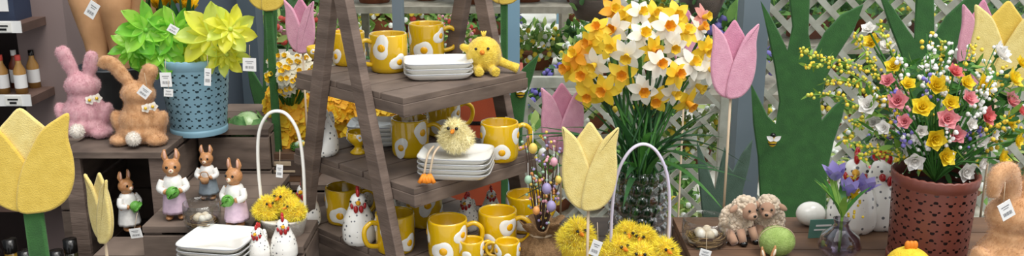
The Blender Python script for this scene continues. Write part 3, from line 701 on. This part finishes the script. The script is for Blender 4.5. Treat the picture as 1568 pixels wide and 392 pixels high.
# ---------------- bunny figurines
brf=mat('bunny_brown_ceramic','#C08A5A','#A8744A',rough=.4,scale=40); crm=mat('bunny_cream','#F0DEC4',rough=.4); dress=mat('lilac_dress','#D9BFD0','#C9AEC2',rough=.4); shirt=mat('white_shirt','#EDEBE6',rough=.4); blue=mat('grey_blue_dress','#8E9CA6',rough=.4); cabb=mat('cabbage_green','#6FAE4A','#4E8C34',rough=.5,scale=60)
def figurine(name,px,py,z,hpx,rz,dm,hold):
    q=MB(); q.ell((0,0,.74),(.125,.12,.115),brf); q.ell((0,-.08,.70),(.06,.06,.05),brf); q.tube([(0,0,.5),(0,0,.68)],[.1,.07],brf,n=12); q.ell((0,0,.42),(.15,.12,.2),brf)
    for s in(-1,1):
        q.tube(cr([(s*.05,.01,.8),(s*.085,.02,.9),(s*.07,.02,1.0)],4),[.03,.048,.018],brf,n=10,flat=.5)
        q.tube(cr([(s*.12,0,.56),(s*.17,-.04,.46),(s*.08,-.14,.42)],4),[.045,.042,.035],brf,n=10)
        q.tube([(s*.07,0,.25),(s*.08,0,.05)],[.06,.045],brf,n=10); q.ell((s*.08,-.05,.035),(.055,.1,.035),brf)
    vs,fs=melt(q,.014,3); b=MB(); b.add(vs,fs,brf)
    b.lathe([(.15,.12),(.175,.1),(.17,.14),(.15,.3),(.13,.45),(.125,.5),(.09,.57)],dm,n=28,fun=lambda r,z_,a:(r*(1+(.05*math.sin(a*9) if z_<.2 else 0)),z_))
    b.lathe([(.135,.42),(.138,.52),(.11,.6),(.07,.63)],shirt,n=24)
    b.ell((0,-.125,.715),(.035,.03,.03),crm,n=12,k=8); b.ell((0,-.155,.73),(.014,.01,.01),mat('nose_pink','#c06a6a'),n=8,k=6)
    for s in(-1,1):
        b.ell((s*.055,-.105,.765),(.018,.014,.022),dark,n=10,k=7); b.ell((s*.075,-.003,.92),(.02,.014,.065),mat('ear_inner','#EBB9A0'),n=10,k=7)
        b.tube(cr([(s*.13,-.01,.56),(s*.175,-.05,.46),(s*.11,-.12,.43)],4),[.052,.05,.046],shirt,n=10)
    b.ell((0,.13,.25),.05,crm,n=12,k=8)
    if hold=='cabbage':
        b.ell((0,-.18,.43),(.09,.08,.085),cabb)
        for i in range(7): b.petal(cabb,TR(0,-.2,.43)@face((math.sin(i),-1,math.cos(i)),i)@RY(-.5),.1,.1,cup=.4,bend=.4)
    else:
        b.lathe([(.001,.34),(.06,.34),(.085,.44),(.08,.44),(.001,.42)],kraft,TR(0,-.18,0),n=18); b.tube(cr([(-.08,-.18,.44),(-.05,-.18,.54),(.05,-.18,.54),(.08,-.18,.44)],4),.01,kraft,n=6)
    p=on(px,py,z); h=hpx*dep(p)/F/cs; b.build(name,(p.x,p.y,z+.001),math.radians(rz),h)
figurine('bunny_figurine',270,334,.83,106,15,dress,'cabbage'); figurine('bunny_figurine',321,304,.83,82,0,blue,'basket'); figurine('bunny_figurine',364,346,.83,104,-20,dress,'cabbage')
figurine('bunny_figurine',200,352,.74,92,60,shirt,'cabbage')
b=MB(); b.box((0,0,.04),(.21,.09,.08),woodd); b.box((0,-.046,.04),(.13,.003,.045),wooddk); b.box((0,-.048,.052),(.08,.002,.012),stick); b.box((0,-.048,.03),(.1,.002,.006),stick)
b.box((-.09,-.047,.04),(.02,.004,.08),woodx); b.box((.09,-.047,.04),(.02,.004,.08),woodx)
b.build('brown_wooden_box',(-.705+.07,2.52,.786),bev=.002)
# ceramic cabbage
b=MB()
cm1=mat('cabbage_leaf','#84B070','#4F8444',rough=.4,scale=35,bump=.8,bscale=90,coat=.3); cm2=mat('cabbage_leaf_light','#BFD6A4','#8AB26E',rough=.4,scale=35,bump=.8,bscale=90,coat=.3)
b.ell((0,0,.05),(.04,.04,.042),cm2,n=24,k=14)
for i in range(9):
    a0=i*2.4; vs=[];fs=[]; nu,nv=10,10; rr=.041+.0012*(8-i)
    for u in range(nu+1):
        for v in range(nv+1):
            U=-1+2*u/nu; V=v/nv; wdt=(.25+.75*math.sin(pi*min(1,V*.8+.15)))*.85
            el=-1.3+V*(2.3-.12*(8-i)); az=a0+U*wdt/max(.35,math.cos(el)); edge=max(abs(U)**4,V**6)
            r_=rr+.007*edge+.0015*math.sin(9*U+7*V)*edge+.0012*math.cos(U*14)
            vs.append((r_*math.cos(el)*math.cos(az),r_*math.cos(el)*math.sin(az),.05+r_*math.sin(el)))
    for u in range(nu):
        for v in range(nv): k=u*(nv+1)+v; fs.append((k,k+nv+1,k+nv+2,k+1))
    b.add(vs,fs,cm1 if i%3 else cm2)
b.lathe([(.001,-.003),(.024,-.003),(.018,.004),(.022,.02),(.001,.02)],woodd,n=16)
b.build('ceramic_cabbage',(at(368,205,2.6).x+.02,2.515,.870),0,1.1)
def nest(name,px,py,z,r,n,cols,jar=True,moss=False,loc=None):
    b=MB(); tw=[mat('nest_straw','#A98B62','#86693f',rough=.9),twig] if not moss else [grn3,grn]
    for i in range(n):
        a=R.uniform(0,6.28); rr=r*R.uniform(.65,1); h=R.uniform(.002,r*.45); L=R.uniform(.6,1.6)
        b.tube([(rr*math.cos(a+q*L/3),rr*math.sin(a+q*L/3),h+R.uniform(-.002,.002)) for q in range(4)],.0011,R.choice(tw),n=4)
    b.lathe([(.001,.001),(r*.8,.001),(r*.7,.006),(.001,.005)],tw[0],n=20)
    for i in range(5):
        a=i*1.26; b.ell((math.cos(a)*r*.35,math.sin(a)*r*.35,r*.35+.004),(r*.26,r*.26,r*.33),R.choice(cols),rot=RX(R.uniform(0,1.5)),n=14,k=9)
    p=loc or on(px,py,z)
    b.build(name,(p[0],p[1],z+.002))
    if jar:
        g=MB(); g.lathe([(.001,0),(r*1.0,0),(r*1.15,.012),(r*1.2,.03),(r*1.15,.055),(r*1.13,.055),(r*1.17,.03),(r*1.1,.012)],glassmat('clear_glass','#F8FAFA',.15),n=36); g.build('glass_bowl',(p[0],p[1],z))
speck=[mat('speckled_egg','#EDE6DA','#D8CDBC',rough=.5,scale=120),mat('beige_egg','#D9C8AE',rough=.5)]
nest('egg_nest',311,345,.83,.035,90,speck); nest('egg_nest',1080,372,.85,.042,120,speck,True); nest('moss_egg_nest',0,0,.866,.028,70,[past[2],past[3],speck[0]],False,True,(-.575,2.51))
# ---------------- lambs
wool=mat('lamb_wool','#D9C8B2','#C4AF96',rough=.95,scale=80,bump=.8,bscale=150,sheen=.5); lface=mat('lamb_face','#B59076','#A58068',rough=.8,sheen=.3)
def lamb(px,py,z,rz,s=1):
    q=MB(); q.ell((0,.01,.034),(.032,.03,.034),wool); q.ell((0,-.012,.072),(.022,.02,.02),wool)
    b=MB(); vs,fs=melt(q,.003,2); b.add(vs,fs,wool)
    for v in vs[::6]:
        b.ell(v,R.uniform(.0035,.005),wool,n=7,k=5)
    b.ell((0,-.028,.068),(.0165,.014,.018),lface); b.ell((0,-.038,.061),(.011,.009,.009),lface)
    b.ell((0,-.0465,.063),(.004,.002,.003),dark,n=8,k=5)
    for i in range(9): b.ell((R.uniform(-.012,.012),-.022+R.uniform(-.004,.006),.088+R.uniform(-.003,.005)),.006,wool,n=8,k=6)
    for sx in(-1,1):
        b.ell((sx*.009,-.0405,.073),.0026,dark,n=8,k=6); b.ell((sx*.027,-.016,.073),(.012,.005,.0065),lface,rot=RY(sx*.5),n=10,k=7)
        b.tube([(sx*.013,-.022,.03),(sx*.015,-.035,.006)],[.0085,.0075],lface,n=10); b.ell((sx*.015,-.036,.006),(.008,.009,.006),dark,n=10,k=6)
        b.tube([(sx*.028,-.005,.02),(sx*.032,-.03,.008)],[.011,.008],lface,n=10)
    p=on(px,py,z); b.build('lamb_figurine',(p.x,p.y,z),math.radians(rz),s)
lamb(1130,366,.85,25,1.06); lamb(1174,362,.85,-20,1.02)
fg=mat('green_felt_egg','#9DB368','#8AA254',rough=.95,scale=60,bump=.6,bscale=400)
b=MB(); q=MB(); q.ell((0,0,.03),(.036,.034,.03),fg); vs,fs=melt(q,.003,2); b.add(vs,fs,fg); fuzz(b,fg,vs,fs,2500,.0025,.0003); b.tube([(.0365*math.cos(a),0,.03+.0305*math.sin(a)) for a in [i*pi/16 for i in range(33)]],.0008,stick,n=4)
p=on(1188,390,.85); b.build('green_felt_egg',(p.x,p.y,.85))
b=MB(); b.ell((0,0,.027),(.032,.027,.027),whg,n=28,k=18); p=on(1240,345,.85); b.build('white_ceramic_egg',(p.x,p.y,.85))
b=MB(); tg=mat('teal_card','#5E8F80',rough=.6); b.box((0,0,.022),(.06,.002,.043),tg,RX(.12)); b.box((0,-.0018,.03),(.034,.0006,.004),white,RX(.12)); b.box((0,-.0018,.02),(.04,.0006,.003),white,RX(.12)); p=on(1258,364,.85); b.build('price_card',(p.x,p.y,.85),.1)
pv=on(1283,400,.85); b=MB(); b.lathe([(.001,0),(.02,0),(.034,.015),(.042,.034),(.036,.055),(.018,.070),(.013,.080),(.017,.09),(.0155,.09),(.0115,.080),(.016,.070),(.034,.054),(.040,.034),(.032,.016),(.001,.003)],glassmat('smoky_glass','#E0DDE6',.3),n=40); b.build('glass_bud_vase',(pv.x,pv.y,.85))
b=MB(); pu=mat('tulip_lilac','#A79BD6','#8D80C2',rough=.55,trans=.2); tv=dep(pv)
for px,py,m in((1279,276,pu),(1320,294,pu),(1305,305,tulm),(1297,300,pu)):
    c=at(px,py,tv); d=Vector(((px-1290)/80,-.1,1)); realtulip(b,c,m,.0165 if m is pu else .009,d)
    b.tube(cr([c,c*.5+Vector((pv.x,pv.y,.95))*.5,(pv.x,pv.y,.94),(pv.x,pv.y,.87)],4),.0025,grn3,n=6)
for i in range(9): 
    a=R.uniform(0,6.28); b.petal(grn3 if i%2 else grn,TR(pv.x,pv.y,.94)@RZ(a)@RY(-1.2),R.uniform(.06,.10),.015,bend=-.3)
for i in range(30):
    c=at(R.uniform(1290,1325),R.uniform(270,335),tv+.02); b.ell(c,.003,ylb,n=6,k=4)
b.tube([at(1315,275,tv+.02),(pv.x,pv.y,.95)],.0015,grn,n=4); b.tube([at(1298,285,tv+.02),(pv.x,pv.y,.95)],.0015,grn,n=4)
b.build('purple_tulip_stems')
b=MB(); q=MB(); q.ell((0,0,.04),(.024,.022,.04),brf); q.ell((0,-.004,.09),(.018,.018,.018),brf)
for s in(-1,1): q.tube(cr([(s*.008,0,.1),(s*.018,0,.125),(s*.022,0,.15)],4),[.006,.009,.003],brf,n=8,flat=.5)
vs,fs=melt(q,.003,2); b.add(vs,fs,brf)
for s in(-1,1): b.ell((s*.019,-.004,.128),(.004,.003,.012),crm,n=8,k=6,rot=RY(s*.3)); b.ell((s*.008,-.02,.094),.0025,dark,n=8,k=6)
p=on(1172,446,.85); b.build('small_bunny_ornament',(p.x,p.y,.85),.2,.6)
p=on(1388,440,.85); m=mat('crochet_yellow','#F0CF3C','#DDB828',rough=.95,scale=90,bump=1,bscale=300)
b=MB(); b.ell((0,0,.036),(.044,.043,.043),m,n=32,k=20); b.ell((0,-.042,.042),(.008,.01,.006),orange)
for a in(-.6,0,.6): b.ell((math.sin(a)*.012,0,.084),(.006,.005,.009),orange,n=8,k=6)
for s in(-1,1): b.ell((s*.015,-.039,.052),.003,dark,n=8,k=6); b.ell((s*.045,0,.035),(.008,.018,.018),m)
b.build('crochet_chick',(p.x,p.y,.85))
# ---------------- spring bouquet in terracotta bucket
b=MB(); T0=dep(pb); top=Vector((pb.x,pb.y,.85+.165))
ry=mat('ranunculus_yellow','#F8E034','#EFD022',rough=.55,trans=.25); rp=mat('ranunculus_pink','#F0A6AA','#E69199',rough=.55,trans=.25); rw=mat('ranunculus_white','#F8F6F2','#F0ECE6',rough=.55,trans=.25); rc=mat('coral_flower','#EA8280','#DF7272',rough=.55,trans=.25)
def rose(b,c,d,r,m):
    T=TR(c)@face(d,R.uniform(0,6))
    for ring,(n,el,k,w) in enumerate(((5,.25,1,.95),(5,.65,.85,.8),(4,1.0,.65,.6),(3,1.3,.5,.4))):
        for i in range(n): b.petal(m,T@RZ(i*2*pi/n+ring*.6)@RY(-el),r*k,r*w,cup=.35,bend=.25,p=.65,nu=4,nv=4,ruf=.05)
    b.ell(c-T.to_3x3()@Vector((0,0,r*.1)),r*.2,grn,n=8,k=5)
fl=[(1335,66,ry,.022),(1412,165,ry,.026),(1432,132,ry,.024),(1430,212,ry,.026),(1446,240,ry,.024),(1505,132,ry,.028),(1548,122,ry,.026),(1542,187,ry,.024),(1530,242,ry,.024),(1562,100,ry,.022),(1368,102,ry,.02),(1478,128,ry,.02),(1455,158,ry,.02),(1555,215,ry,.02),(1390,130,ry,.018),
(1375,155,rp,.024),(1450,183,rp,.026),(1508,178,rc,.024),(1545,155,rp,.024),(1463,207,rp,.022),(1482,152,rp,.02),(1386,186,rp,.018),(1460,112,rc,.02),(1360,125,rp,.018),(1560,170,rc,.018),
(1330,46,rw,.018),(1360,72,rw,.02),(1330,162,rw,.024),(1338,188,rw,.024),(1528,84,rw,.03),(1425,250,rw,.022),(1400,245,rw,.024),(1476,262,rw,.024),(1346,215,rw,.02),(1380,232,rw,.02),(1355,195,rw,.018),(1500,215,rw,.02),(1410,200,rw,.016),(1485,190,rw,.016),(1395,215,rw,.018),(1500,250,rw,.018),(1520,205,rw,.016)]
for px,py,m,r in fl:
    q=min(1,math.hypot((px-1440)/130,(py-160)/110)); t=T0-.02-.10*(1-q*q)+R.uniform(-.03,.03); c=at(px,py,t)
    d=Vector(((px-1440)/130,-.9,.5-(py-160)/150))+Vector((R.uniform(-.3,.3),0,R.uniform(-.2,.3)))
    rose(b,c,d,r*.95,m); b.tube(cr([c,(c+top)*.5+Vector((0,0,.02)),top],4),.002,grn,n=4)
for i in range(560):
    a=R.uniform(0,2*pi); q=R.random()**.5; px=1440+120*q*math.cos(a); py=175+90*q*math.sin(a)
    c=at(px,py,T0+R.uniform(-.07,.12)); b.petal(R.choice([grn,grn2,grn3,grn]),TR(c)@face((R.uniform(-1,1),R.uniform(-1,.3),R.uniform(-.2,1)),R.uniform(0,6))@RY(-R.uniform(0,1)),R.uniform(.02,.045),R.uniform(.006,.013),nu=4,nv=2,bend=.2)
tiny=[(ylb,130),(whb,300),(purp,60),(pkb,50)]
for m,n in tiny:
    for i in range(n//9):
        a=R.uniform(0,2*pi); q=R.uniform(.4,1.08); c0=at(1440+130*q*math.cos(a),160+105*q*math.sin(a)*(1 if math.sin(a)<0 else .7),T0+R.uniform(-.12,.08)); b.tube([c0,top],.0012,grn,n=4)
        for k in range(11):
            c=c0+(top-c0)*k*.025+Vector((R.uniform(-1,1),R.uniform(-1,1),R.uniform(-1,1)))*.012; b.ell(c,R.uniform(.003,.0052),m,n=6,k=4)
lb=mat('lime_bud','#C8CC50')
for pts in ([(1228,78),(1252,88),(1290,95),(1330,110),(1380,160)],[(1235,100),(1270,98),(1310,118),(1350,150)],[(1310,55),(1330,85),(1350,120),(1390,180)],[(1445,68),(1440,100),(1430,150)],[(1265,125),(1300,125),(1340,150),(1380,190)],[(1240,145),(1290,150),(1350,190)],[(1345,35),(1365,80),(1390,140)],[(1290,215),(1330,225),(1380,235)],[(1300,185),(1340,200)],[(1318,240),(1350,235),(1400,250)]):
    P=cr([at(x,y,T0-.04) for x,y in pts]+[top],5); b.tube(P,.0014,grn3,n=4)
    for q in P[:int(len(P)*.75)]:
        for k in range(3): b.ell(q+Vector((R.uniform(-1,1),R.uniform(-1,1),R.uniform(-1,1)))*.007,R.uniform(.0025,.0042),R.choice([ylb,ylb,lb]),n=6,k=4)
        b.petal(grn3,TR(q)@face((R.uniform(-1,1),-.5,R.uniform(-1,1)),R.uniform(0,6)),.02,.006,nu=3,nv=2)
b.build('spring_flower_bouquet')
# ---------------- left shop shelving with products
b=MB(); shm=mat('shop_shelf_brown','#6B5248','#574239',rough=.6)
zs=[at(20,36,2.75).z,at(20,155,2.75).z]
xs0,xs1=-2.15,-1.40
for z in(zs[0],zs[1]): b.box(((xs0+xs1)/2,2.9,z-.012),(xs1-xs0,.35,.024),shm); b.box(((xs0+xs1)/2,2.72,z-.008),(xs1-xs0,.004,.034),white)
for z in(.3,.62,2.0): b.box(((xs0+xs1)/2,2.9,z),(xs1-xs0,.35,.024),shm)
b.box(((xs0+xs1)/2,3.08,1.1),(xs1-xs0,.02,2.2),mat('shelf_back_dark','#3a2a26'))
b.box((xs0,2.9,1.1),(.02,.35,2.2),shm)
for i in range(7):
    for z in(zs[0],zs[1]): b.box((xs0+.1+i*.1,2.716,z-.008),(.045,.003,.028),whg); b.box((xs0+.1+i*.1,2.714,z-.004),(.03,.002,.004),dark); b.box((xs0+.1+i*.1,2.714,z-.014),(.02,.002,.006),dark)
b.build('shop_shelving_unit')
def bottle(b,x,y,z,h,m,cap,lab=None):
    r=h*.15; T=TR(x,y,z); b.lathe([(.001,0),(r,0),(r,h*.6),(r*.45,h*.78),(r*.4,h*.9),(.001,h*.9)],m,T,n=14); b.lathe([(r*.46,h*.86),(r*.46,h),(.001,h)],cap,T,n=12)
    if lab: b.lathe([(r*1.02,h*.15),(r*1.02,h*.5)],lab,T,n=14)
sauce=mat('sauce_red','#7A3A22',rough=.3); sauce2=mat('sauce_gold','#B98A4A',rough=.3)
b=MB()
for i in range(13):
    for j in range(2): bottle(b,-2.09+i*.053,2.78+j*.08,zs[1],.115,R.choice([sauce,sauce2]),R.choice([rdb,whg,dark]),white)
b.build('sauce_bottles')
nav=mat('product_navy','#2F3A52'); pcr=mat('product_cream','#D8CBB0'); pmr=mat('product_maroon','#5A2630')
b=MB()
for i in range(7): b.box((-2.05+i*.095,2.82,zs[0]+.05),(.08,.1,.1),R.choice([nav,pcr,sauce2,pmr])); b.box((-2.05+i*.095,2.768,zs[0]+.05),(.05,.003,.04),white)
b.build('boxed_products')
b=MB()
for i in range(9): b.box((-2.05+i*.08,2.8,.633+.066),(.065,.1,.13),R.choice([nav,pcr,sauce,pmr])); b.box((-2.05+i*.08,2.748,.70),(.04,.003,.05),white)
b.build('boxed_products')
oil=mat('dark_oil_bottle','#2B2A1A','#3d3a1c',rough=.12,coat=.5)
crate('wooden_crate',-1.6,-1.0,1.95,2.18,0,.52)
b=MB()
for i in range(8):
    for j in range(3): bottle(b,-1.56+i*.072,2.0+j*.072,.521,.23,R.choice([oil,oil,mat('amber_oil','#8A6A1E',rough=.1)]),dark,R.choice([None,pcr]))
b.build('oil_bottles')
# ---------------- price tags
def tag(px,py,t,w=22,h=30,rot=0,string=.03):
    s=t/F*.85; b=MB(); T=RY(rot); W=w*s; H=h*s
    b.box((0,0,0),(W,.0012,H),white,T)
    for i in range(7): b.box((-W*.3+i*W*.1,-.0009,-H*.2),(W*.03*(1+i%2),.0004,H*.2),inkg,T)
    b.box((0,-.0009,H*.25),(W*.6,.0004,H*.04),inkg,T); b.box((0,-.0009,H*.12),(W*.4,.0004,H*.03),inkg,T)
    b.tube([T@Vector((0,0,H*.48)),(0,.012,H*.5+string)],.0006,stick,n=4)
    b.build('price_tag',at(px,py,t),R.uniform(-.3,.3))
tag(254,122,2.27,20,26,0); tag(258,142,2.27,16,14,.1); tag(221,141,2.22,20,20,.7); tag(1541,322,1.62,26,34,-.5); tag(318,118,2.27,12,32,.1); tag(382,99,2.3,24,24,.05); tag(141,15,2.5,20,30,.6); tag(265,45,2.3,18,14,.6)
tag(208,357,2.0,24,18,-.2); tag(428,262,2.05,12,24,.1); tag(1080,388,1.75,20,14,.2); tag(912,380,1.72,18,30,.3)
# ---------------- camera, light
cd=bpy.data.cameras.new('camera'); co=bpy.data.objects.new('camera',cd); COL.objects.link(co)
cd.lens=36*F/1568; cd.sensor_width=36; co.location=CAM; co.rotation_euler=(pi/2-TH,0,0); cd.clip_start=.05
scn.camera=co
w=bpy.data.worlds.new('World'); scn.world=w; w.use_nodes=True; nt=w.node_tree
bg=nt.nodes['Background']; bg.inputs[0].default_value=(.93,.965,1,1); bg.inputs[1].default_value=.88
def area(name,loc,tgt,size,e,col=(1,.97,.92)):
    l=bpy.data.lights.new(name,'AREA'); l.shape='RECTANGLE'; l.size=size[0]; l.size_y=size[1]; l.energy=e; l.color=col
    o=bpy.data.objects.new(name,l); COL.objects.link(o); o.location=loc; o.rotation_euler=(Vector(tgt)-Vector(loc)).to_track_quat('-Z','Y').to_euler()
area('overhead_fill_light',(-.6,.6,3.0),(-.3,2.2,.9),(1.6,1.0),17)  # added overhead fill, stands for no real fixture
area('overhead_fill_light',(1.2,.8,3.0),(.8,2.2,.9),(1.4,1.0),14)  # second added fill, aimed at the right-hand table
s=bpy.data.lights.new('sun','SUN'); s.energy=2.2; s.angle=.5; s.color=(1,.97,.92); so=bpy.data.objects.new('sun',s); COL.objects.link(so); so.rotation_euler=(math.radians(14),math.radians(18),0)
scn.view_settings.view_transform='Standard'
